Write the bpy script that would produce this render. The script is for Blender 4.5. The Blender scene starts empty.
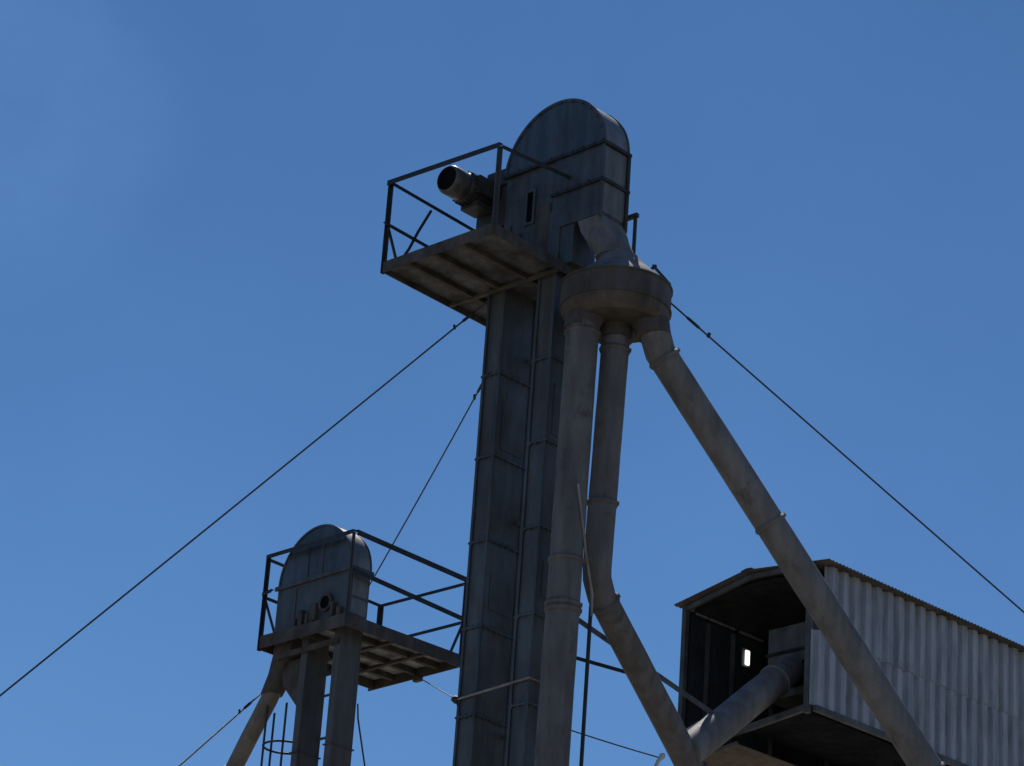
import bpy, bmesh, math, random
from mathutils import Vector, Matrix, noise
random.seed(4)
R = math.radians
sc = bpy.context.scene
col = sc.collection
PI = math.pi

# ------------------------------------------------------------------ materials
def new_mat(name):
    m = bpy.data.materials.new(name); m.use_nodes = True
    nt = m.node_tree; nt.nodes.clear()
    out = nt.nodes.new('ShaderNodeOutputMaterial'); b = nt.nodes.new('ShaderNodeBsdfPrincipled')
    nt.links.new(b.outputs[0], out.inputs[0])
    return m, nt, b

def weathered(name, base, dark, rust=(0.11, 0.055, 0.03), rust_amt=0.3, metal=0.0, rough=0.6, scale=1.6, streak=6.0, bump=0.15, fine=60.0, dent=0.0, spec=0.4):
    """painted / galvanised steel: blotches, vertical dirt streaks, rust patches and fine grain"""
    m, nt, b = new_mat(name); N = nt.nodes; L = nt.links
    tc = N.new('ShaderNodeTexCoord')
    def noise_tex(sc_, det, rgh, mp=None):
        n = N.new('ShaderNodeTexNoise'); n.inputs['Scale'].default_value = sc_
        n.inputs['Detail'].default_value = det; n.inputs['Roughness'].default_value = rgh
        if mp:
            k = N.new('ShaderNodeMapping'); k.inputs['Scale'].default_value = mp
            L.new(tc.outputs['Object'], k.inputs[0]); L.new(k.outputs[0], n.inputs[0])
        else:
            L.new(tc.outputs['Object'], n.inputs[0])
        return n
    def ramp(src, a, c0, b_, c1):
        r = N.new('ShaderNodeValToRGB'); e = r.color_ramp.elements
        e[0].position = a; e[0].color = c0; e[1].position = b_; e[1].color = c1
        L.new(src, r.inputs[0]); return r
    def mix(kind, f, a, bb):
        x = N.new('ShaderNodeMix'); x.data_type = 'RGBA'; x.blend_type = kind
        for s, v in ((x.inputs[0], f), (x.inputs[6], a), (x.inputs[7], bb)):
            if hasattr(v, 'default_value') or hasattr(v, 'links'): L.new(v, s)
            else: s.default_value = v
        return x.outputs[2]
    c4 = lambda c: (c[0]*.74, c[1]*.745, c[2]*.76, 1)
    blot = noise_tex(scale, 6, 0.62)
    r1 = ramp(blot.outputs[0], 0.33, c4(dark), 0.68, c4(base))
    st = noise_tex(streak, 4, 0.6, (1, 1, 0.12))
    r2 = ramp(st.outputs[0], 0.35, (0.62, 0.62, 0.62, 1), 0.62, (1.12, 1.12, 1.12, 1))
    c1 = mix('MULTIPLY', 0.75, r1.outputs[0], r2.outputs[0])
    fg = noise_tex(fine, 3, 0.7)
    r3 = ramp(fg.outputs[0], 0.3, (0.75, 0.75, 0.75, 1), 0.7, (1.15, 1.15, 1.15, 1))
    c2 = mix('MULTIPLY', 0.5, c1, r3.outputs[0])
    ru = noise_tex(scale * 2.3, 8, 0.7, (1, 1, 0.6))
    r4 = ramp(ru.outputs[0], 0.56, (0, 0, 0, 1), 0.66, (rust_amt, rust_amt, rust_amt, 1))
    c3 = mix('MIX', r4.outputs[0], c2, c4(rust))
    L.new(c3, b.inputs['Base Color'])
    b.inputs['Metallic'].default_value = metal
    r5 = ramp(blot.outputs[0], 0.3, (rough + .12,) * 3 + (1,), 0.7, (rough - .08,) * 3 + (1,))
    L.new(r5.outputs[0], b.inputs['Roughness'])
    b.inputs['Specular IOR Level'].default_value = spec
    bp = N.new('ShaderNodeBump'); bp.inputs['Strength'].default_value = bump; bp.inputs['Distance'].default_value = 0.02
    ad = N.new('ShaderNodeMath'); ad.operation = 'ADD'
    big = noise_tex(2.2, 2, 0.5)
    ml = N.new('ShaderNodeMath'); ml.operation = 'MULTIPLY'; ml.inputs[1].default_value = 1.5 + dent
    L.new(big.outputs[0], ml.inputs[0]); L.new(ml.outputs[0], ad.inputs[0]); L.new(blot.outputs[0], ad.inputs[1])
    L.new(ad.outputs[0], bp.inputs['Height']); L.new(bp.outputs[0], b.inputs['Normal'])
    return m

M = {
 'head':   weathered('aged_blue_grey_steel', (0.125, 0.150, 0.170), (0.070, 0.085, 0.100), rust_amt=0.45, rough=0.5, metal=0.15),
 'leg':    weathered('aged_grey_casing', (0.145, 0.160, 0.172), (0.085, 0.092, 0.098), rust_amt=0.5, rough=0.52, metal=0.15, scale=1.1),
 'leg_pale': weathered('pale_grey_casing', (0.16, 0.16, 0.164), (0.11, 0.109, 0.111), rust_amt=0.4, rough=0.6, scale=1.1),
 'panel':  weathered('dull_zinc_panel', (0.27, 0.28, 0.28), (0.17, 0.18, 0.18), rust_amt=0.3, rough=0.5, metal=0.2),
 'deck':   weathered('rusty_deck_steel', (0.150, 0.135, 0.120), (0.065, 0.056, 0.050), rust=(0.10, 0.055, 0.035), rust_amt=0.7, rough=0.75, scale=2.4),
 'hood':   weathered('smooth_hood_sheet', (0.135, 0.165, 0.19), (0.085, 0.105, 0.125), rust_amt=0.4, rough=0.36, metal=0.3),
 'wrap':   weathered('galvanised_wrap_sheet', (0.40, 0.385, 0.38), (0.27, 0.255, 0.25), rust=(.15,.1,.08), rust_amt=0.4, rough=0.5, metal=0.5),
 'roof':   weathered('dull_roof_sheet', (0.24, 0.23, 0.225), (0.15, 0.14, 0.135), rust_amt=0.5, rough=0.8, scale=1.5, spec=.15),
 'bright_plate': weathered('bright_zinc_deck_plate', (0.60, 0.66, 0.70), (0.26, 0.27, 0.28), rust=(0.09, 0.055, 0.04), rust_amt=0.7, rough=0.6, scale=2.8),
 'plate':  weathered('zinc_deck_plate', (0.21, 0.225, 0.245), (0.055, 0.052, 0.052), rust=(0.05, 0.035, 0.028), rust_amt=0.8, rough=0.6, scale=2.8),
 'rail':   weathered('dark_rail_paint', (0.045, 0.050, 0.060), (0.025, 0.028, 0.032), rust_amt=0.4, rough=0.6, scale=4),
 'spout':  weathered('taupe_spout_steel', (0.29, 0.275, 0.268), (0.228, 0.213, 0.206), rust=(0.075, 0.062, 0.056), rust_amt=0.6, rough=0.66, scale=1.05, spec=.3, metal=0.05),
 'spout_dark': weathered('grimy_spout_steel', (0.225, 0.213, 0.212), (0.165, 0.153, 0.15), rust=(0.06, 0.05, 0.045), rust_amt=0.6, rough=0.66, scale=1.1, spec=.3),
 'spout_tan': weathered('tan_spout_steel', (0.30, 0.265, 0.22), (0.21, 0.182, 0.15), rust=(0.14, 0.09, 0.06), rust_amt=0.4, rough=0.65, scale=1.8),
 'drum':   weathered('rusty_drum_steel', (0.145, 0.128, 0.116), (0.085, 0.073, 0.066), rust=(0.13, 0.065, 0.035), rust_amt=0.75, rough=0.7, scale=2.2),
 'zinc':   weathered('corrugated_zinc', (0.52, 0.545, 0.59), (0.43, 0.45, 0.49), rust=(0.22, 0.16, 0.12), rust_amt=0.3, rough=0.5, metal=0.1, scale=0.9, streak=9),
 'frame':  weathered('gallery_frame_steel', (0.16, 0.165, 0.17), (0.09, 0.092, 0.095), rust_amt=0.4, rough=0.6, scale=3),
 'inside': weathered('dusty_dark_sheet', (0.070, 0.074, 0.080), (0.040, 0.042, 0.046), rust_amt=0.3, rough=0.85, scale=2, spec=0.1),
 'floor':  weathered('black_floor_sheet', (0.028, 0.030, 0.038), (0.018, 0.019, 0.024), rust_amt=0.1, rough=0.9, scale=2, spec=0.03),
 'pan':    weathered('tan_dusty_pan', (0.21, 0.18, 0.14), (0.14, 0.118, 0.095), rust_amt=0.3, rough=0.8, scale=2),
 'motor':  weathered('motor_paint', (0.075, 0.070, 0.068), (0.045, 0.042, 0.042), rust_amt=0.4, rough=0.45, scale=5),
 'cap':    weathered('bare_fan_cover', (0.20, 0.19, 0.165), (0.10, 0.095, 0.08), rust_amt=0.4, rough=0.45, metal=0.2, scale=6),
 'wire':   weathered('dull_wire', (0.09, 0.095, 0.11), (0.055, 0.058, 0.066), rust_amt=0.2, rough=0.6, scale=8, bump=0),
 'rope':   weathered('pale_rope_light_leak', (0.46, 0.44, 0.42), (0.34, 0.32, 0.30), rust_amt=0.1, rough=0.9, scale=8, bump=0),
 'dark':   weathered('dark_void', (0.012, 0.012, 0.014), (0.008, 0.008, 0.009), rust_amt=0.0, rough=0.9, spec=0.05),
 'white':  weathered('white_clamp_sunlit_edge', (0.78, 0.78, 0.76), (0.6, 0.6, 0.58), rust_amt=0.1, rough=0.4, scale=6),
}
def glow_mat():  # emission added for the bright spot inside the gallery
    m, nt, b = new_mat('added_glow')
    b.inputs['Base Color'].default_value = (0.8, 0.8, 0.78, 1)
    b.inputs['Emission Color'].default_value = (1, 0.97, 0.9, 1); b.inputs['Emission Strength'].default_value = 1.5
    return m
M['glow'] = glow_mat()
def ground_mat():
    m, nt, b = new_mat('dry_yard_earth'); N = nt.nodes; L = nt.links
    tc = N.new('ShaderNodeTexCoord'); n = N.new('ShaderNodeTexNoise'); n.inputs['Scale'].default_value = 0.25; n.inputs['Detail'].default_value = 9
    n2 = N.new('ShaderNodeTexNoise'); n2.inputs['Scale'].default_value = 6; n2.inputs['Detail'].default_value = 6
    r = N.new('ShaderNodeValToRGB'); e = r.color_ramp.elements
    e[0].position = .38; e[0].color = (0.16, 0.16, 0.09, 1); e[1].position = .54; e[1].color = (0.36, 0.30, 0.235, 1)
    x = N.new('ShaderNodeMix'); x.data_type = 'RGBA'; x.blend_type = 'MULTIPLY'; x.inputs[0].default_value = .25
    L.new(tc.outputs['Object'], n.inputs[0]); L.new(tc.outputs['Object'], n2.inputs[0]); L.new(n.outputs[0], r.inputs[0])
    L.new(r.outputs[0], x.inputs[6]); L.new(n2.outputs[0], x.inputs[7]); L.new(x.outputs[2], b.inputs['Base Color'])
    b.inputs['Roughness'].default_value = .95
    return m
M['ground'] = ground_mat()

# ------------------------------------------------------------------ mesh builder
class MB:
    def __init__(s): s.v = []; s.f = []; s.sm = []
    def add(s, vs, fs, smooth=False):
        o = len(s.v); s.v += [tuple(v) for v in vs]; s.f += [tuple(i + o for i in f) for f in fs]; s.sm += [smooth] * len(fs); return s
    def box(s, x0, x1, y0, y1, z0, z1):
        vs = [(x, y, z) for z in (z0, z1) for y in (y0, y1) for x in (x0, x1)]
        return s.add(vs, [(0,2,3,1),(4,5,7,6),(0,1,5,4),(2,6,7,3),(0,4,6,2),(1,3,7,5)])
    def bar(s, p, q, w, h=None, up=(0, 0, 1)):
        p, q = Vector(p), Vector(q); d = (q - p).normalized(); h = h or w
        u = Vector(up); u = Vector((0, 1, 0)) if abs(d.dot(u)) > .97 else u
        a = d.cross(u).normalized() * w / 2; b = a.cross(d).normalized() * h / 2
        vs = [c + sa * a + sb * b for c in (p, q) for sa, sb in ((-1,-1),(1,-1),(1,1),(-1,1))]
        return s.add(vs, [(3,2,1,0),(4,5,6,7),(0,1,5,4),(1,2,6,5),(2,3,7,6),(3,0,4,7)])
    def angle(s, p, q, w, t=.008, up=(0, 0, 1)):
        """an L-section rail"""
        p, q = Vector(p), Vector(q); d = (q - p).normalized(); u = Vector(up)
        if abs(d.dot(u)) > .97: u = Vector((0, 1, 0))
        a = d.cross(u).normalized(); b = a.cross(d).normalized()
        s.bar(p + b * (w / 2), q + b * (w / 2), w, t, up); 
        return s.bar(p + a * (w / 2 - t / 2 - .001), q + a * (w / 2 - t / 2 - .001), t, w - .006, up)
    def tube(s, pts, r, n=24, cap=True, smooth=True, wob=0.0):
        pts = [Vector(p) for p in pts]; rs = r if isinstance(r, (list, tuple)) else [r] * len(pts)
        rings = []; prev = None
        for i, p in enumerate(pts):
            d = ((pts[min(i+1, len(pts)-1)] - p).normalized() + (p - pts[max(i-1, 0)]).normalized()).normalized()
            if prev is None:
                u = Vector((0, 0, 1)) if abs(d.z) < .9 else Vector((1, 0, 0))
                a = d.cross(u).normalized()
            else:
                a = (prev - d * prev.dot(d)).normalized()
            b = d.cross(a); prev = a
            k = 1.0
            if 0 < i < len(pts) - 1:
                cs = (pts[i+1] - p).normalized().dot((p - pts[i-1]).normalized()); k = 1 / max(.6, math.sqrt((1 + cs) / 2))
            ring = []
            for j in range(n):
                t = 2 * PI * j / n; v = a * math.cos(t) + b * math.sin(t)
                rr = rs[i] * (1 + (k - 1) * .5)
                q = p + v * rr
                if wob: q += v * wob * noise.noise(q * 1.7)
                ring.append(q)
            rings.append(ring)
        vs = [v for g in rings for v in g]; fs = []
        for i in range(len(pts) - 1):
            for j in range(n):
                k = (j + 1) % n; fs.append((i*n+j, i*n+k, (i+1)*n+k, (i+1)*n+j))
        s.add(vs, fs, smooth)
        if cap:
            m = (len(pts) - 1) * n
            s.add(vs[:n], [tuple(range(n-1, -1, -1))]); s.add(vs[m:m+n], [tuple(range(n))])
        return s
    def prism(s, pts2, y0, y1, smooth_from=None):
        """outline in x-z, extruded along y; the caps are fans"""
        n = len(pts2); vs = [(x, y0, z) for x, z in pts2] + [(x, y1, z) for x, z in pts2]
        s.add(vs, [tuple(range(n)), tuple(range(2*n-1, n-1, -1))])
        return s.add(vs, [(i, n+i, n+(i+1) % n, (i+1) % n) for i in range(n)], smooth_from is not None)
    def loft(s, rings, smooth=False, cap=True):
        n = len(rings[0]); vs = [v for g in rings for v in g]; fs = []
        for i in range(len(rings) - 1):
            for j in range(n):
                k = (j+1) % n; fs.append((i*n+j, i*n+k, (i+1)*n+k, (i+1)*n+j))
        s.add(vs, fs, smooth)
        if cap: s.add(rings[0], [tuple(range(n-1, -1, -1))]); s.add(rings[-1], [tuple(range(n))])
        return s
    def build(s, name, mat, parent=None, bevel=0.0, sub=0):
        me = bpy.data.meshes.new(name); me.from_pydata(s.v, [], s.f); me.update()
        bm = bmesh.new(); bm.from_mesh(me); bmesh.ops.recalc_face_normals(bm, faces=bm.faces); bm.to_mesh(me); bm.free()
        for p, k in zip(me.polygons, s.sm): p.use_smooth = k
        me.materials.append(mat)
        o = bpy.data.objects.new(name, me); col.objects.link(o)
        if parent: o.parent = parent
        if bevel:
            md = o.modifiers.new('bevel', 'BEVEL'); md.width = bevel; md.segments = 2; md.limit_method = 'ANGLE'; md.angle_limit = R(40)
        return o

def tag(o, label=None, cat=None, group=None, kind=None):
    if label: o['label'] = label
    if cat: o['category'] = cat
    if group: o['group'] = group
    if kind: o['kind'] = kind
    return o
def thing(name, label, cat, loc=(0, 0, 0), az=0.0, group=None):
    o = bpy.data.objects.new(name, None); o.empty_display_size = .3; col.objects.link(o)
    o.location = loc; o.rotation_euler = (0, 0, -R(az))
    return tag(o, label, cat, group)
def circ(cx, cy, z, r, n=24, ph=0):
    return [(cx + r * math.cos(2*PI*j/n + ph), cy + r * math.sin(2*PI*j/n + ph), z) for j in range(n)]
def sag(p, q, s, n=14):
    p, q = Vector(p), Vector(q)
    return [p.lerp(q, i / n) - Vector((0, 0, 4 * s * (i/n) * (1 - i/n))) for i in range(n + 1)]

# ------------------------------------------------------------------ ground
g = MB(); S = 1500
g.add([(-S, -S, 0), (S, -S, 0), (S, S, 0), (-S, S, 0)], [(0, 1, 2, 3)])
tag(g.build('ground', M['ground']), 'dry earth and grass yard under the grain towers', 'ground', kind='structure')

# ------------------------------------------------------------------ the taller elevator tower (x along A, y along B)
Z1 = 19.474
t1 = thing('bucket_elevator', 'taller grain elevator tower with a motor on its round dark head and a side platform', 'grain elevator', (-0.388, 35.782, 0), 44.2, 'bucket elevator towers')
def z1(z): return Z1 + z
for x0, x1 in ((-1.37, -1.06), (-.43, -.12)):
    lg = MB().box(x0, x1, 1.40, 2.03, 0.0, z1(0.9)).build('leg_casing', M['leg'], t1, .006)
    # corner lips and joint flanges
    lp = MB()
    for (cx, cy) in ((x0 - .012, 1.388), (x1 - .03, 1.388)): lp.box(cx, cx + .042, cy - .012, cy + .010, 0.02, z1(.2))
    lp.box(x1 - .010, x1 + .014, 1.99, 2.042, .02, z1(.2))
    lp.build('corner_lip', M['head'], lg, .003)
    for k in range(14):
        z = z1(-1.35 - 1.22 * k)
        jf = MB().box(x0 - .028, x1 + .028, 1.37, 2.06, z - .014, z + .014)
        for i in range(6): jf.box(x1 + .012, x1 + .026, 1.42 + .115*i, 1.44 + .115*i, z - .034, z + .034)
        for i in range(3): jf.box(x0 + .03 + .11*i, x0 + .052 + .11*i, 1.372, 1.386, z - .034, z + .034)
        jf.build('joint_flange', M['head'], lg)
    for z, h in ((-2.45, .75), (-4.75, .5)):
        MB().box(x1 - .004, x1 + .010, 1.50, 1.93, z1(z), z1(z + h)).build('inspection_hatch', M['leg'], lg, .003)
for z in (-1.0, -3.4, -6.4, -9.5):
    MB().bar((-1.06, 1.95, z1(z)), (-.43, 1.95, z1(z)), .05).build('tie_bar', M['frame'], t1)

# round hood and the lower head box
cx, rad, zf = -.305, .92, 1.68
arc = [(cx + rad * math.cos(PI * i / 40), z1(zf) + rad * math.sin(PI * i / 40)) for i in range(41)]
hood = MB().prism(arc, 1.405, 1.90, True)
ho = hood.build('round_hood', M['hood'], t1, .004)
wr = MB(); wa = [(math.cos(PI*i/40), math.sin(PI*i/40)) for i in range(41)]
wv = [(cx + (rad + t)*c_, y, z1(zf) + (rad + t)*s_) for t in (.003, .009) for y in (1.40, 1.906) for c_, s_ in wa]
wr.add(wv, [(82+i, 82+i+1, 123+i+1, 123+i) for i in range(40)] + [(i+1, i, 41+i, 41+i+1) for i in range(40)], True)
wr.add(wv, [(i, i+1, 82+i+1, 82+i) for i in range(40)] + [(41+i+1, 41+i, 123+i, 123+i+1) for i in range(40)])
wr.build('hood_wrap', M['wrap'], ho)
for y in (1.388, 1.885):
    rim = MB()
    for i in range(40):
        a0, a1 = PI*i/40, PI*(i+1)/40
        p = lambda a, r: (cx + r*math.cos(a), z1(zf) + r*math.sin(a))
        q = [p(a0, rad-.02), p(a0, rad+.022), p(a1, rad+.022), p(a1, rad-.02)]
        rim.prism(q, y, y + .03)
        if i % 3 == 1: rim.box(q[0][0] - .014, q[0][0] + .014, y - .014, y + .02, q[0][1] - .014, q[0][1] + .014)
    rim.build('hood_rim', M['head'], ho)
hb = MB()
hb.box(-1.215, .12, 1.42, 1.89, z1(.02), z1(1.685))
hb = hb.build('head_box', M['head'], t1, .006)
db = MB().box(-.27, .612, 1.397, 1.902, z1(.60), z1(1.683)).build('discharge_box', M['head'], t1, .006)
MB().box(.608, .624, 1.43, 1.87, z1(1.145), z1(1.65)).build('end_panel', M['panel'], db, .003)
MB().box(.608, .624, 1.43, 1.87, z1(.64), z1(1.10)).build('end_panel', M['panel'], db, .003)
for zz in (1.69, 1.12):
    fl = MB(); xa = -1.25 if zz > 1.5 else -.30
    fl.box(xa, .66, 1.36, 1.396, z1(zz-.022), z1(zz+.022)); fl.box(.626, .662, 1.36, 1.935, z1(zz-.024), z1(zz+.024)); fl.box(xa, .66, 1.903, 1.937, z1(zz-.022), z1(zz+.022))
    for i in range(9):
        if xa + .1 + .2*i < .6: fl.box(xa + .1 + .2*i, xa + .125 + .2*i, 1.35, 1.37, z1(zz-.035), z1(zz+.035))
    fl.build('flange', M['rail'], db, .003)
ct = MB()
ct.box(.616, .652, 1.87, 1.93, z1(.50), z1(1.66)); ct.build('corner_angle', M['rail'], db, .003)
MB().box(.616, .636, 1.372, 1.415, z1(.55), z1(1.66)).build('corner_angle', M['head'], db, .003)
MB().box(.66, .70, 2.03, 2.07, z1(.05), z1(.82)).box(.50, .72, 2.02, 2.08, z1(.78), z1(.84)).build('side_post', M['rail'], db, .004)
so_ = MB()
for b_ in ((-.815, -.775, .81, 1.36), (-.665, -.625, .81, 1.36), (-.775, -.665, 1.32, 1.36), (-.775, -.665, .81, .85)): so_.box(b_[0], b_[1], 1.395, 1.425, z1(b_[2]), z1(b_[3]))
so_ = so_.build('slot_frame', M['leg'], hb)
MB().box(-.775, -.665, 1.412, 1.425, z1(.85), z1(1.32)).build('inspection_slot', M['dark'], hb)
MB().box(-.60, -.33, 1.395, 1.425, z1(.1), z1(1.05)).build('access_door', M['deck'], hb, .004)
MB().box(-1.18, -.86, 1.40, 1.425, z1(.15), z1(.72)).build('access_door', M['deck'], hb, .004)

# motor and gear reducer hung on the left of the head
def lathe_y(x, z, prof, n=28):
    return [[(x + r*math.cos(2*PI*j/n), y, z + r*math.sin(2*PI*j/n)) for j in range(n)] for y, r in prof]
mx, mz = -1.72, z1(1.55)
mo = MB().loft(lathe_y(mx, mz, [(1.02, .205), (1.05, .225), (1.50, .225), (1.56, .20), (1.62, .15)]), True)
for i in range(20):
    a = 2*PI*i/20
    p = Vector((mx + .222*math.cos(a), 1.06, mz + .222*math.sin(a))); q = p.copy(); q.y = 1.48
    mo.bar(p, q, .014, .055, (math.cos(a), 0, math.sin(a)))
mo.box(mx + .05, mx + .28, 1.10, 1.42, mz - .12, mz + .14)
mo.box(mx - .12, mx + .20, 1.16, 1.46, mz - .29, mz - .21)
mo = mo.build('drive_motor', M['motor'], t1)
MB().loft(lathe_y(mx, mz, [(.72, .14), (.73, .195), (.77, .215), (1.00, .218), (1.02, .19)]), True).build('fan_cover', M['cap'], mo)
MB().loft(lathe_y(mx, mz, [(.705, .175), (.723, .175)]), True).build('fan_grille', M['dark'], mo)
gr = MB()
gr.loft(lathe_y(mx + .10, mz + .02, [(1.50, .25), (1.54, .30), (1.86, .30), (1.90, .26)]), True)
gr.box(mx - .14, -1.22, 1.50, 1.88, mz - .48, mz + .12)
gr.box(mx + .05, -1.22, 1.46, 1.86, mz + .10, mz + .36)
gr.build('gear_reducer', M['motor'], t1, .02)
ms = MB().box(mx - .10, -1.22, 1.46, 1.88, mz - .56, mz - .485)
ms.box(mx - .02, -1.22, 1.60, 1.66, mz - .80, mz - .56)
ms.build('motor_shelf', M['motor'], t1, .004)

# square-to-round chute under the discharge box
def sq_ring(x0, x1, y0, y1, z, n=24):
    cxx, cyy = (x0+x1)/2, (y0+y1)/2; out = []
    for j in range(n):
        t = 2*PI*j/n; c_, s_ = math.cos(t), math.sin(t); k = 1/max(abs(c_), abs(s_))
        out.append((cxx + c_*k*(x1-x0)/2, cyy + s_*k*(y1-y0)/2, z))
    return out
ch = MB().loft([sq_ring(.20, .608, 1.41, 1.89, z1(.598)), sq_ring(.26, .70, 1.42, 1.88, z1(.42)),
                circ(.60, 1.64, z1(.20), .285), circ(.70, 1.64, z1(.06), .265), circ(.76, 1.64, z1(-.06), .262)])
ch = ch.build('discharge_chute', M['spout'], t1)
MB().loft([circ(.74, 1.64, z1(-.02), .29), circ(.75, 1.64, z1(-.045), .29)]).build('chute_collar', M['spout'], ch)

# service platform
dk = MB().box(-2.06, -.02, .02, 2.26, z1(-.035), z1(0)).build('service_platform', M['plate'], t1)
def skirt(pts, par, h=.16, mat='deck'):
    for p, q in pts:
        a = MB(); P, Q = Vector(p), Vector(q); n = 8
        P.z -= h/2; Q.z -= h/2
        a.bar(P, Q, .022, h)
        a.build('edge_beam', M[mat], par, .003)
skirt([((-2.08, 0, z1(.05)), (.0, 0, z1(.05))), ((-2.08, 2.28, z1(.03)), (0, 2.28, z1(.03)))], dk)
skirt([((-2.075, .012, z1(.048)), (-2.075, 2.268, z1(.028))), ((-.005, .012, z1(.048)), (-.005, 2.268, z1(.028)))], dk)
for x in (-1.62, -1.12, -.60):
    MB().box(x - .035, x + .035, .02, 2.26, z1(-.11), z1(-.037)).build('joist', M['deck'], dk, .003)
for y in (1.32,):
    MB().box(-2.06, -.02, y - .03, y + .03, z1(-.13), z1(-.085)).build('cross_joist', M['deck'], dk, .003)
def rails(par, segs, mat='rail'):
    for name, p, q, w in segs:
        MB().angle(p, q, w).build(name, M[mat], par)
rails(dk, [
 ('post', (-2.08, 0, z1(-.12)), (-2.08, 0, z1(1.28)), .055), ('post', (-2.08, 2.26, z1(-.1)), (-2.08, 2.26, z1(1.24)), .05),
 ('top_rail', (-2.12, 0, z1(1.27)), (.02, 0, z1(1.205)), .075), ('top_rail', (-2.08, .04, z1(1.265)), (-2.08, 2.26, z1(1.20)), .05), ('top_rail', (0, .04, z1(1.20)), (0, 1.39, z1(1.31)), .055),
 ('mid_rail', (-2.08, -.06, z1(.62)), (-2.08, 2.26, z1(.56)), .05)])
MB().angle((0, 0, z1(-.1)), (0, 0, z1(1.22)), .055).build('post', M['leg'], dk)
MB().bar((-2.07, .02, z1(.58)), (-2.07, .30, z1(0)), .03).build('brace', M['rail'], dk)
MB().tube([(-2.08, .20, z1(.0)), (-2.08, .454, z1(.436)), (-2.08, .598, z1(.76)), (-2.08, .814, z1(1.18))], .022, 8).build('bent_bar', M['rail'], dk)
bent = dk.children[-1]

# ------------------------------------------------------------------ distributor drum
d = thing('grain_distributor', 'rusty round distributor drum with a cone top hanging under the tall head', 'distributor', (1.31, 36.40, 0), 0)
d_ = MB().loft([circ(0, 0, z1(-.84), .745, 56), circ(0, 0, z1(-.52), .745, 56)], True).build('drum', M['drum'], d, .01)
MB().loft([circ(.02, 0, z1(-.05), .268, 56), circ(.03, 0, z1(-.14), .32, 56), circ(.03, 0, z1(-.30), .49, 56), circ(.02, 0, z1(-.44), .66, 56), circ(0, 0, z1(-.525), .735, 56)], True).build('cone_top', M['spout'], d)
MB().loft([circ(0, 0, z1(-.51), .762, 56), circ(0, 0, z1(-.535), .762, 56)]).build('rim_band', M['drum'], d_, .004)
MB().loft([circ(0, 0, z1(-.83), .758, 56), circ(0, 0, z1(-.855), .756, 56)]).build('rim_band', M['drum'], d_, .004)
MB().loft([circ(0, 0, z1(-.856), .735, 56), circ(.03, 0, z1(-.97), .70, 56), circ(.05, 0, z1(-1.04), .58, 56)], True).build('base_pan', M['drum'], d)
for (x, y) in ((-.42, -.14), (.02, .10), (.50, -.12)):
    MB().tube([(x*.8, y*.8, z1(-.90)), (x, y, z1(-1.08)), (x*1.04, y, z1(-1.22))], .24, 32).build('outlet', M['drum'], d)
hk = MB().bar((.40, .0, z1(-.22)), (.52, -.02, z1(-.12)), .05, .025).bar((.47, -.02, z1(-.12)), (.72, -.03, z1(-.40)), .05, .025)
hk.build('valve_lever', M['rail'], d)

# ------------------------------------------------------------------ spouts (world coordinates)
def spout(label, pts, r, mat, collars=(), group='grain spout pipes', spacing=3.0, wob=.006, at_z=()):
    P = [Vector(p) for p in pts]
    base = P[-1].copy()
    t = thing('grain_spout', label, 'spout', base, 0, group)
    # densify
    Q = [P[0]]
    for a, b in zip(P, P[1:]):
        n = max(1, int((b - a).length / .25)); Q += [a.lerp(b, (i+1)/n) for i in range(n)]
    Q = [q - base for q in Q]
    pipe = MB().tube(Q, r, 32, True, True, wob).build('pipe', mat, t)
    marks = []
    for a, b in zip(P, P[1:]):
        L_ = (b - a).length
        if L_ > 1.2:
            n = int(L_ / spacing); dd = (b - a).normalized()
            marks += [(a + dd * .10 - base, dd)] + [(a + dd * (spacing * (k + .75)) - base, dd) for k in range(n)]
    for zz in at_z:
        for a, b in zip(P, P[1:]):
            if (a.z - zz) * (b.z - zz) < 0: marks.append((a.lerp(b, (zz - a.z) / (b.z - a.z)) - base, (b - a).normalized()))
    for m_, dd in marks:
        cb = MB().tube([m_ - dd*.036, m_ - dd*.034, m_ - dd*.010, m_ - dd*.008, m_ + dd*.008, m_ + dd*.010, m_ + dd*.034, m_ + dd*.036], [r + .002, r + .014, r + .014, r + .024, r + .024, r + .014, r + .014, r + .002], 32, False)
        sv = dd.cross(Vector((.25, 1, 0))).normalized(); sv = sv if sv.x > 0 else -sv
        cb.bar(m_ + sv*(r + .005), m_ + sv*(r + .036), .022, .05, dd)
        cb.build('collar', mat, pipe)
    return t, pipe
spout('straight vertical taupe pipe hanging in front of the tall tower legs', [(.89, 36.24, 18.42), (.885, 36.24, 18.30), (.735, 36.24, .6)], .218, M['spout_dark'], spacing=30, at_z=(14.98, 14.38, 14.30, 11.2, 7.6))
spout('taupe pipe that drops behind the vertical one then bends toward the gallery mouth', [(1.34, 36.47, 18.42), (1.34, 36.47, 18.2), (1.275, 36.66, 15.06), (1.285, 36.69, 14.93), (1.36, 36.81, 14.73), (2.745, 38.827, 13.146), (4.38, 41.23, 11.27), (11.3, 51.4, 3.3)], .188, M['spout_dark'])
t3, p3 = spout('long diagonal taupe pipe crossing in front of the corrugated gallery', [(1.83, 36.28, 18.42), (1.86, 36.29, 18.28), (1.94, 36.395, 18.08), (5.765, 37.887, 13.091), (13.35, 40.85, 3.2)], .207, M['spout'], spacing=3.6)

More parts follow.
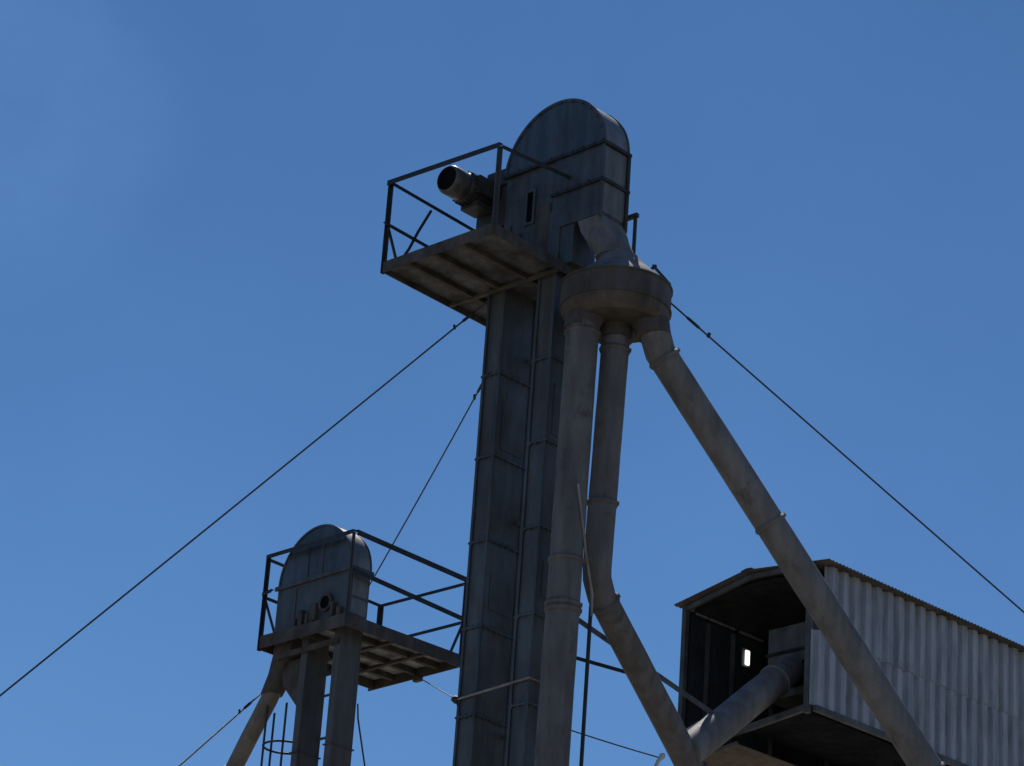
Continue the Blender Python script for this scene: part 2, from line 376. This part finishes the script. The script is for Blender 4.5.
# ------------------------------------------------------------------ the shorter elevator tower
Z2 = 16.058
def z2(z): return Z2 + z
t2 = thing('bucket_elevator', 'shorter grain elevator tower at left with a grey round head and platform toward the right', 'grain elevator', (-2.196, 42.029, 0), 47.2, 'bucket elevator towers')
for x0, x1 in ((-1.19, -1.05), (-.44, -.30)):
    lg = MB().box(x0, x1, .18, .60, 0, z2(.5)).build('leg_casing', M['leg_pale'], t2, .005)
    for k in range(7):
        z = z2(-1.9 - 2.3*k); MB().box(x0 - .022, x1 + .022, .155, .625, z - .01, z + .01).build('joint_flange', M['leg'], lg, .003)
for z in (-.62, -.95, -1.62, -2.3, -3.6, -6):
    MB().bar((-1.05, .56, z2(z)), (-.44, .56, z2(z)), .03).build('tie_bar', M['frame'], t2)
MB().box(-1.75, -.30, .13, .165, z2(-.36), z2(-.27)).build('cross_beam', M['deck'], t2, .003)
cx2, r2, zc = -.945, .825, .79
arc = [(cx2 + r2*math.cos(PI*i/36), z2(zc) + r2*math.sin(PI*i/36)) for i in range(37)]
h2 = MB().prism(arc, .105, .50, True).build('round_hood', M['hood'], t2, .004)
wr = MB()
wv = [(cx2 + (r2 + t)*c_, y, z2(zc) + (r2 + t)*s_) for t in (.003, .009) for y in (.10, .506) for c_, s_ in wa]
wr.add(wv, [(82+i, 82+i+1, 123+i+1, 123+i) for i in range(40)] + [(i+1, i, 41+i, 41+i+1) for i in range(40)], True)
wr.add(wv, [(i, i+1, 82+i+1, 82+i) for i in range(40)] + [(41+i+1, 41+i, 123+i, 123+i+1) for i in range(40)])
wr.build('hood_wrap', M['wrap'], h2)
for y in (.09, .484):
    rim = MB()
    for i in range(36):
        a0, a1 = PI*i/36, PI*(i+1)/36
        p = lambda a, r: (cx2 + r*math.cos(a), z2(zc) + r*math.sin(a))
        rim.prism([p(a0, r2-.018), p(a0, r2+.016), p(a1, r2+.016), p(a1, r2-.018)], y, y + .026)
    rim.build('hood_rim', M['head'], h2)
for x in (-1.12, -.78): MB().box(x - .006, x + .006, .094, .107, z2(zc + .05), z2(zc + .52)).build('seam', M['leg'], h2)
hb2 = MB().box(-1.80, -.11, .11, .495, z2(.0), z2(.785)).build('head_box', M['head'], t2, .006)
fl = MB().box(-1.84, -.08, .07, .108, z2(zc - .045), z2(zc + .02)); fl.box(-.11, -.07, .07, .53, z2(zc - .045), z2(zc + .021)); fl.box(-1.84, -.08, .496, .53, z2(zc-.045), z2(zc+.02))
fl.build('flange', M['leg'], hb2, .003)
MB().box(-.114, -.10, .15, .46, z2(.36), z2(.70)).build('end_panel', M['panel'], hb2, .003)
MB().box(-.114, -.10, .15, .46, z2(.08), z2(.32)).build('end_panel', M['panel'], hb2, .003)
MB().box(-1.38, -1.34, .095, .115, z2(.05), z2(.70)).build('stiffener', M['leg'], hb2)
def ring_y(x, z, r, y0, y1, n=24, rin=.6):
    m = MB(); o = [[(x + q*math.cos(2*PI*j/n), y, z + q*math.sin(2*PI*j/n)) for j in range(n)] for y, q in ((y0, r*rin), (y1, r*rin), (y1, r), (y0, r))]
    return m.loft(o + [o[0]], False, False)
br = ring_y(-.62, z2(.32), .15, .07, .11, 24, .68); br.box(-.90, -.78, .03, .11, z2(.06), z2(.34)); br.box(-.44, -.38, .03, .11, z2(.05), z2(.28))
br.build('bearing_housing', M['deck'], hb2, .006)
MB().loft(lathe_y(-.62, z2(.34), [(.075, .10), (.10, .10)])).build('shaft_hole', M['dark'], hb2)
for i, (x, hh) in enumerate(((-1.32, .16), (-1.18, .26), (-1.02, .18), (-.92, .22), (-.30, .15))):
    MB().box(x, x + .07 + .02*(i % 2), .04, .10, z2(.03), z2(.03 + hh)).build('bracket', M['deck'], hb2, .006)
# platform
W2, B2 = 1.98, 2.34
dk2 = MB().box(-W2 + .02, -.02, .02, B2 - .02, z2(-.035), z2(0)).build('service_platform', M['bright_plate'], t2)
skirt([((-W2, 0, z2(.03)), (0, 0, z2(.01))), ((-W2 - .12, B2, z2(.01)), (0, B2, z2(.01)))], dk2, .20)
skirt([((-W2 + .005, .012, z2(.008)), (-W2 + .005, B2 - .012, z2(.008))), ((-.005, .012, z2(.008)), (-.005, B2 - .012, z2(.008)))], dk2, .20)
for x in (-1.52, -1.02, -.50):
    MB().box(x - .04, x + .04, .02, B2 - .02, z2(-.13), z2(-.037)).build('joist', M['deck'], dk2, .003)
for y in (1.05, 1.72):
    MB().box(-W2 + .02, -.02, y - .035, y + .035, z2(-.15), z2(-.10)).build('cross_joist', M['deck'], dk2, .003)
MB().box(-1.02, -.86, B2 - .05, B2 + .03, z2(-.25), z2(-.17)).build('cable_lug', M['deck'], dk2, .01)
rails(dk2, [
 ('post', (-W2, 0, z2(-.2)), (-W2, 0, z2(1.31)), .055), ('post', (0, B2, z2(-.18)), (0, B2, z2(1.20)), .055), ('post', (-W2, B2, z2(-.1)), (-W2, B2, z2(1.20)), .07),
 ('top_rail', (-W2 - .02, 0, z2(1.305)), (.02, 0, z2(1.28)), .065), ('top_rail', (0, .04, z2(1.28)), (0, B2, z2(1.20)), .085), ('top_rail', (-W2, .04, z2(1.26)), (-W2, B2, z2(1.19)), .05), ('top_rail', (-W2, B2, z2(1.19)), (-.04, B2, z2(1.15)), .05),
 ('mid_rail', (0, .04, z2(.68)), (0, B2, z2(.56)), .075), ('mid_rail', (-W2, .04, z2(.64)), (-W2, B2, z2(.58)), .05), ('mid_rail', (-W2, B2, z2(.55)), (-.04, B2, z2(.52)), .05), ('mid_rail', (-W2 - .04, 0, z2(.70)), (-1.80, 0, z2(.72)), .055)])
MB().angle((0, 0, z2(-.18)), (0, 0, z2(1.29)), .036).build('post', M['leg'], dk2)
MB().bar((-.01, B2, z2(.52)), (-.30, B2, z2(0)), .032).build('brace', M['rail'], dk2)
MB().bar((-W2, .02, z2(.62)), (-W2, .34, z2(0)), .03).build('brace', M['rail'], dk2)
# discharge boot on the left
bt = MB().loft([sq_ring(-1.82, -1.40, .16, .60, z2(-.02)), sq_ring(-1.86, -1.45, .18, .58, z2(-.26)), circ(-1.90, .40, z2(-.50), .19), circ(-2.07, .40, z2(-.78), .17)])
bt = bt.build('discharge_boot', M['deck'], t2)
bt2 = MB().loft([sq_ring(-1.80, -1.30, .30, .62, z2(-.36)), sq_ring(-1.72, -1.24, .32, .62, z2(-.72)), sq_ring(-1.36, -1.22, .34, .60, z2(-1.12))])
bt2.build('cleanout_hopper', M['deck'], t2)
A2 = Vector((math.cos(R(47.2)), -math.sin(R(47.2)), 0)); B2v = Vector((math.sin(R(47.2)), math.cos(R(47.2)), 0)); O2 = Vector((-2.196, 42.029, 0))
def w2(a, b, z): return O2 + A2*a + B2v*b + Vector((0, 0, z2(z)))
spout('narrow tan pipe sloping down left from the shorter tower', [w2(-2.04, .4, -.70), w2(-2.13, .4, -.86), w2(-2.784, .4, -1.78), w2(-8.9, .4, -10.4)], .132, M['spout_tan'], spacing=2.6)

# caged ladder beside the shorter tower
ld = thing('caged_ladder', 'dark ladder with a hooped safety cage beside the shorter tower leg', 'ladder', w2(-1.90, .62, -Z2), 47.2)
zt = z2(-.98)
for x in (.20, .46): MB().box(x - .018, x + .018, .10, .13, 0.05, zt).build('side_rail', M['rail'], ld)
for k in range(26): MB().tube([(.20, .115, zt - .25 - .3*k), (.46, .115, zt - .25 - .3*k)], .011, 8).build('rung', M['rail'], ld)
def hoop_pt(t): return (.33*math.cos(t), .33*math.sin(t))
for hz in (-.60, -1.45, -2.25, -3.15, -4.05):
    pts = [(*hoop_pt(2*PI*i/32), zt + hz) for i in range(33)]
    MB().tube(pts, .018, 8).build('hoop', M['rail'], ld)
for t in (.55*PI, PI, 1.35*PI, 1.75*PI):
    x, y = hoop_pt(t); MB().box(x - .018, x + .018, y - .008, y + .008, zt - 6, zt).build('cage_strap', M['rail'], ld)

# ------------------------------------------------------------------ corrugated conveyor gallery
ZH = 14.416
def zh(z): return ZH + z
h = thing('conveyor_gallery', 'corrugated zinc conveyor gallery with a low gable roof and an open dark mouth', 'gallery', (4.422, 39.752, 0), 46.9)
LEN = 9.0; WL = -2.47
def corr(length, pitch, depth, z0, z1_, x, t=.004, both=True):
    """trapezoid sheet in the y-z plane at x, ribs vertical"""
    ys = []; y = 0
    while y < length:
        ys += [(y, 0), (y + pitch*.30, 0), (y + pitch*.42, depth), (y + pitch*.84, depth), (y + pitch*.96, 0)]; y += pitch
    ys = [(min(a, length), b) for a, b in ys]
    m = MB(); n = len(ys)
    outer = [(x + b, a, z0) for a, b in ys] + [(x + b, a, z1_) for a, b in ys]
    fs = [(i, i+1, n+i+1, n+i) for i in range(n - 1)]
    m.add(outer, fs); m.add([(vx - t, vy, vz) for vx, vy, vz in outer], [f[::-1] for f in fs])
    return m
corr(LEN, .25, .062, zh(.02), zh(1.12), 0.0).build('side_wall', M['zinc'], h)
wu = corr(LEN - .25, .25, .062, zh(1.06), zh(2.135), 0.012).build('side_wall', M['zinc'], h); wu.location.y = .25
# left wall (seen from inside)
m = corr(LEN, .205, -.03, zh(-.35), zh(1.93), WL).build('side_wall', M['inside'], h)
# roof, two slopes with small corrugation along the gallery
def roof(x0, z0, x1, z1_, pitch=.078, dep=.008, skew=0):
    m = MB(); n = int((LEN + .12) / (pitch/4)); rows = []
    dx, dz = x1 - x0, z1_ - z0; L_ = math.hypot(dx, dz); nx, nz = -dz/L_, dx/L_
    if nz < 0: nx, nz = -nx, -nz
    for t in (0, .014):
        for i in range(n + 1):
            y = -.10 + i*pitch/4; o = dep*math.sin(2*PI*i/4) + t
            rows.append([(x0 + nx*o, y, z0 + nz*o), (x1 + nx*o, y + skew, z1_ + nz*o)])
    vs = [v for r_ in rows for v in r_]; k = n + 1; fs = []
    for b in (0, k):
        fs += [(2*(b+i), 2*(b+i)+1, 2*(b+i+1)+1, 2*(b+i+1)) for i in range(n)]
    for i in range(n): 
        fs += [(2*i, 2*i+2, 2*(k+i+1), 2*(k+i)), (2*i+1, 2*(k+i)+1, 2*(k+i+1)+1, 2*i+3)]
    fs += [(0, 2*k, 2*k+1, 1), (2*n, 2*n+1, 2*(k+n)+1, 2*(k+n))]
    return m.add(vs, fs)
rf = roof(-2.56, 1.955 + ZH, -1.16, zh(2.205)).build('roof', M['roof'], h)
roof(-1.16, zh(2.20), .21, zh(2.135), skew=.20).build('roof', M['roof'], h)
MB().prism([(-1.26, zh(2.20)), (-1.16, zh(2.222)), (-1.06, zh(2.217)), (-1.06, zh(2.225)), (-1.16, zh(2.231)), (-1.26, zh(2.209))], -.11, LEN).build('ridge_cap', M['roof'], rf)
# frame
MB().box(-.09, -.012, -.02, .06, zh(-.10), zh(2.09)).build('corner_post', M['frame'], h, .004)
MB().box(WL + .006, WL + .086, -.02, .06, zh(-.55), zh(1.90)).build('corner_post', M['frame'], h, .004)
MB().bar((WL + .01, .02, zh(-.28)), (-.092, .02, zh(-.02)), .07, .09).build('base_beam', M['frame'], h, .004)
MB().bar((.042, .065, zh(-.03)), (.042, LEN, zh(-.03)), .068, .085).build('base_beam', M['frame'], h, .004)
MB().bar((WL + .02, .02, zh(1.895)), (-1.16, .02, zh(2.145)), .05, .075).build('rafter', M['frame'], h, .003)
MB().bar((-1.16, .02, zh(2.145)), (-.05, .02, zh(2.08)), .05, .075).build('rafter', M['frame'], h, .003)
# curved lining under the roof
arcs = []
for y in (.14, LEN - .05):
    arcs.append([(WL + .1 + 2.27*(1 - math.cos(PI*i/20))/2, y, zh(1.875 + .22*math.sin(PI*i/20))) for i in range(21)])
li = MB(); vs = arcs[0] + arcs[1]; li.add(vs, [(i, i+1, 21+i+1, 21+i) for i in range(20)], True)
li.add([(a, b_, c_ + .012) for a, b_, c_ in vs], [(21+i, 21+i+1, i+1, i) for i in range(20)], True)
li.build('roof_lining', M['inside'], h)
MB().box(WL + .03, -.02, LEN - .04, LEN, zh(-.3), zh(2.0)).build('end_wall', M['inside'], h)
MB().box(-1.34, -.06, .08, LEN - .05, zh(-.075), zh(-.055)).build('floor', M['floor'], h)
pn = MB().prism([(-2.36, zh(-.48)), (-1.27, zh(-.36)), (-1.27, zh(-.345)), (-2.36, zh(-.465))], -.02, LEN - .1)
pn.bar((-2.36, -.03, zh(-.46)), (-1.27, -.03, zh(-.34)), .03, .05)
pn.build('dust_pan', M['pan'], h, .003)
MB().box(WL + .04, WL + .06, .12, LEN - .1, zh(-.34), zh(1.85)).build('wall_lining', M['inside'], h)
for y in (.45, 1.0, 1.9, 3.2): MB().box(WL + .062, WL + .11, y, y + .05, zh(-.3), zh(1.8)).build('wall_stud', M['frame'], h)
for y0, y1 in ((.18, .42), (.47, 1.02), (1.14, 1.66)): MB().bar((WL + .11, y0, zh(1.865)), (WL + .11, y1, zh(1.865)), .03).build('light_leak_strip', M['rope'], h)  # pale dashes painted in for daylight leaking along the wall top
bx = MB().box(-1.42, -.13, .72, 2.6, zh(.50), zh(1.58)).build('discharge_casing', M['frame'], h, .008)
MB().box(-1.44, -.11, .69, .72, zh(1.16), zh(1.20)).build('casing_flange', M['inside'], bx)
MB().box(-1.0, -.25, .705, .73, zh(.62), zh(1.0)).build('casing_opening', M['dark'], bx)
for x in (-2.2, -.2):
    for y in (6.0, 8.4): MB().box(x - .07, x + .07, y - .07, y + .07, 0, zh(-.52 if x < -1 else -.09)).build('support_post', M['frame'], h, .005)
AH = Vector((math.cos(R(46.9)), -math.sin(R(46.9)), 0)); BH = Vector((math.sin(R(46.9)), math.cos(R(46.9)), 0)); OH = Vector((4.422, 39.752, 0))
def wh(a, b, z): return OH + AH*a + BH*b + Vector((0, 0, zh(z)))
# lamp on the inner wall, added for a bright spot of unknown source
lm = thing('wall_glow', 'small white added lamp on the dark inner wall of the gallery', 'glow', wh(WL + .115, 1.30, 1.38), 46.9)
MB().box(-.03, .0, -.10, .10, -.03, .27).build('back_plate', M['frame'], lm, .01)
MB().box(.002, .04, -.045, .045, .0, .235).build('glow_body', M['glow'], lm, .025)

spout('short thick pipe leaving the gallery mouth and joining the bent pipe', [(4.26, 40.75, 15.26), (4.05, 40.47, 15.00), (2.67, 38.65, 13.265)], .222, M['spout'], spacing=9)

# ------------------------------------------------------------------ wires, rods and struts (world coordinates)
def wire(name, label, cat, pts, r, mat, group=None):
    P = [Vector(p) for p in pts]; b = P[0].copy()
    o = MB().tube([p - b for p in P], r, 8).build(name, M[mat], None); o.location = b
    return tag(o, label, cat, group)
GW = 'thin cables in the sky'
wire('guy_wire', 'long thin cable running down left from under the tall platform', 'cable', sag((-.393, 37.027, 18.968), (-16.04, 31.07, 0.0), .04, 30), .012, 'wire', GW)
wire('guy_wire', 'thin cable running down from the tall tower leg behind the shorter round head', 'cable', sag((-.333, 37.60, 17.95 + .19), (-2.05, 44.4, 17.25), .03), .0115, 'wire', GW)
wire('guy_wire', 'thin cable running down left from the tan pipe of the shorter tower', 'cable', sag((-3.36, 42.172, 14.752), (-10.79, 25.21, 0.0), .05), .013, 'wire', GW)
wire('guy_wire', 'faint thin cable hanging below the shorter platform right of its leg', 'cable', [(-1.95, 42.9, 14.95), (-1.93, 42.994, 14.744), (-1.66, 41.75, 13.42), (1.05, 29.3, 0.0)], .012, 'wire', GW)
wire('guy_wire', 'long thin cable running down right from the rusty drum over the gallery', 'cable', sag((2.03, 36.33, 18.80), (34.13, 52.34, 0.35), .16, 40), .0125, 'wire', GW)
wire('tie_cable', 'short cable from the shorter platform edge to the tall tower leg', 'cable', sag((-1.05, 44.25, 15.83), (-.43, 37.74, 13.50), .004), .008, 'wire', GW)
wire('tie_cable', 'short cable from behind the vertical pipe to the bent pipe', 'cable', sag((.35, 37.8, 13.42), (2.30, 38.157, 13.03), .02), .010, 'wire', GW)
for o in [q for q in col.objects if q.get('group') == GW and q.name.startswith('guy_wire') and len(q.data.vertices) > 100]:
    vs = [v.co for v in o.data.vertices]; n = len(o.data.vertices)
    a_ = sum((vs[i] for i in range(8)), Vector()) / 8; b_ = sum((vs[i + 8] for i in range(8)), Vector()) / 8
    dd = (b_ - a_).normalized()
    MB().tube([a_ + dd*.30, a_ + dd*.33, a_ + dd*.52, a_ + dd*.55], [.012, .021, .021, .012], 8).build('turnbuckle', M['rail'], o)
    MB().bar(a_ + dd*.70 + Vector((0, 0, -.02)), a_ + dd*.72 + Vector((0, 0, .055)), .03, .04).build('cable_clip', M['rail'], o)
# rope round the tall tower legs
t1m = Matrix.Rotation(-R(44.2), 4, 'Z'); O1 = Vector((-.388, 35.782, 0))
def w1(a, b, z): return O1 + t1m @ Vector((a, b, 0)) + Vector((0, 0, z1(z)))
rp = [w1(-1.40, 1.37, -5.98), w1(-.10, 1.36, -5.90), w1(-.08, 2.06, -5.90), w1(-1.40, 2.07, -5.98), w1(-1.40, 1.38, -5.99)]
wire('lashing_rope', 'pale rope lashed round the legs of the tall tower', 'rope', rp, .016, 'rope')
ck = thing('cable_clamp', 'dark knot where a cable meets the left edge of the tall tower leg', 'clamp', w1(-1.41, 1.37, -5.98))
MB().tube([(-.05, 0, .02), (.0, 0, 0), (.06, -.02, .01)], [.03, .055, .03], 10).build('knot', M['rail'], ck)
MB().tube([(0, 0, 0), (.05, -.03, -.10)], .016, 8).build('rope_tail', M['rail'], ck)
wire('hanging_rope', 'pale thin rope hanging across the vertical pipe', 'rope', [(.945, 35.98, 15.95), (1.01, 36.05, 15.60), (1.11, 36.2, 15.05), (1.22, 36.42, 14.63), (1.235, 36.5, 14.35)], .017, 'rope')
wire('conduit_rod', 'dark thin rod hanging straight down between the vertical and bent pipes', 'rod', [(1.235, 36.663, 14.60), (1.224, 36.663, 14.545), (1.222, 36.80, 12.42), (1.225, 36.82, 1.0)], .026, 'rail')
def strut(label, p, q, w, mat):
    p, q = Vector(p), Vector(q)
    o = MB().angle((0, 0, 0), q - p, w).build('strut', M[mat]); o.location = p
    return tag(o, label, 'strut', 'struts between the pipes')
strut('grey strut running from the tall tower to the pipe in the gallery mouth', (1.00, 37.86, 14.80), (3.025, 39.172, 14.002), .075, 'frame')
strut('thin dark strut between the vertical pipe and the bent pipe', (1.033, 38.12, 14.32), (1.90, 38.149, 14.14), .05, 'rail')
pc = thing('pipe_clamp', 'small white clamp on the left side of the bent pipe', 'clamp', (2.30, 38.12, 12.98))
MB().tube([(.03, 0, .05), (-.02, -.02, 0), (-.06, -.02, -.10), (-.11, -.02, -.22)], .028, 10).build('strap', M['white'], pc)
MB().tube([(.0, -.02, .06), (.05, .0, .07)], .035, 10).build('bolt', M['white'], pc)
br = thing('sunlit_edge', 'pale strips standing for the sunlit pipe edge in the gallery mouth above the bent pipe', 'bracket', wh(-2.25, -.03, .02))  # white strips that paint in the sunlight along the spout edge
MB().bar((-.02, 0, -.02), (.17, 0, .12), .03, .045).build('long_glint', M['white'], br)
MB().bar((.25, 0, .19), (.31, 0, .26), .03, .045).build('short_glint', M['white'], br)

# ------------------------------------------------------------------ light
SUN_EL, SUN_AZ = 51.0, -1.0
w = bpy.data.worlds.new('World'); sc.world = w; w.use_nodes = True
nt = w.node_tree; nt.nodes.clear()
bg = nt.nodes.new('ShaderNodeBackground'); out = nt.nodes.new('ShaderNodeOutputWorld'); sky = nt.nodes.new('ShaderNodeTexSky')
sky.sky_type = 'NISHITA'; sky.sun_disc = False; sky.sun_elevation = R(SUN_EL); sky.sun_rotation = R(SUN_AZ)
sky.air_density = 1.0; sky.dust_density = 0.0; sky.ozone_density = 5.0; sky.altitude = 1500
bg.inputs['Strength'].default_value = 0.07
hs = nt.nodes.new('ShaderNodeHueSaturation'); hs.inputs['Saturation'].default_value = 1.13; hs.inputs['Value'].default_value = 1.14
tcw = nt.nodes.new('ShaderNodeTexCoord'); nw = nt.nodes.new('ShaderNodeTexNoise'); nw.inputs['Scale'].default_value = 5.5; nw.inputs['Detail'].default_value = 5; nw.inputs['Roughness'].default_value = .55
rw = nt.nodes.new('ShaderNodeValToRGB'); ew = rw.color_ramp.elements
ew[0].position = .42; ew[0].color = (.985, .985, .985, 1); ew[1].position = .72; ew[1].color = (1.10, 1.075, 1.05, 1)   # very thin high haze
mw = nt.nodes.new('ShaderNodeMix'); mw.data_type = 'RGBA'; mw.blend_type = 'MULTIPLY'; mw.inputs[0].default_value = 1; mw.clamp_result = False
nt.links.new(tcw.outputs['Generated'], nw.inputs[0]); nt.links.new(nw.outputs[0], rw.inputs[0])
nt.links.new(sky.outputs[0], hs.inputs['Color']); nt.links.new(hs.outputs[0], mw.inputs[6]); nt.links.new(rw.outputs[0], mw.inputs[7])
# a thin pale veil of cloud, low in the west part of the view
d0 = Vector((-.179, .866, .467)).normalized()
dp = nt.nodes.new('ShaderNodeVectorMath'); dp.operation = 'DOT_PRODUCT'; dp.inputs[1].default_value = d0
nrm = nt.nodes.new('ShaderNodeVectorMath'); nrm.operation = 'NORMALIZE'
nt.links.new(tcw.outputs['Generated'], nrm.inputs[0]); nt.links.new(nrm.outputs[0], dp.inputs[0])
mr = nt.nodes.new('ShaderNodeMapRange'); mr.interpolation_type = 'SMOOTHSTEP'; mr.inputs['From Min'].default_value = .9972; mr.inputs['From Max'].default_value = .99995
nt.links.new(dp.outputs['Value'], mr.inputs['Value'])
nv = nt.nodes.new('ShaderNodeTexNoise'); nv.inputs['Scale'].default_value = 26; nv.inputs['Detail'].default_value = 7; nv.inputs['Roughness'].default_value = .6
nt.links.new(nrm.outputs[0], nv.inputs[0])
mm = nt.nodes.new('ShaderNodeMath'); mm.operation = 'MULTIPLY'; nt.links.new(mr.outputs[0], mm.inputs[0]); nt.links.new(nv.outputs[0], mm.inputs[1])
m2 = nt.nodes.new('ShaderNodeMix'); m2.data_type = 'RGBA'; m2.blend_type = 'MULTIPLY'; m2.clamp_result = False; m2.inputs[7].default_value = (1.5, 1.35, 1.25, 1)
nt.links.new(mm.outputs[0], m2.inputs[0]); nt.links.new(mw.outputs[2], m2.inputs[6])
nt.links.new(m2.outputs[2], bg.inputs[0]); nt.links.new(bg.outputs[0], out.inputs[0])
sd = bpy.data.lights.new('Sun', 'SUN'); sd.energy = 3.5; sd.angle = R(.5); sd.color = (1, .95, .87)
so = bpy.data.objects.new('sun', sd); col.objects.link(so)
S_ = Vector((math.sin(R(SUN_AZ))*math.cos(R(SUN_EL)), math.cos(R(SUN_AZ))*math.cos(R(SUN_EL)), math.sin(R(SUN_EL))))
so.rotation_euler = S_.to_track_quat('Z', 'Y').to_euler(); so.location = (0, 0, 60)

# ------------------------------------------------------------------ camera
e, r_ = R(23.58), R(-4.09)
fw = Vector((0, math.cos(e), math.sin(e))); up0 = Vector((0, -math.sin(e), math.cos(e))); rt0 = Vector((1, 0, 0))
rt = math.cos(r_)*rt0 - math.sin(r_)*up0; up = math.sin(r_)*rt0 + math.cos(r_)*up0
cd_ = bpy.data.cameras.new('camera'); cam = bpy.data.objects.new('camera', cd_); col.objects.link(cam)
mt = Matrix((rt, up, -fw)).transposed().to_4x4(); mt.translation = Vector((0, 0, 1.6)); cam.matrix_world = mt
cd_.sensor_width = 36; cd_.lens = 36 * 3000 / 1024; cd_.clip_end = 5000
sc.camera = cam
sc.view_settings.view_transform = 'Standard'; sc.view_settings.look = 'None'; sc.view_settings.gamma = 1; sc.view_settings.exposure = 0.0
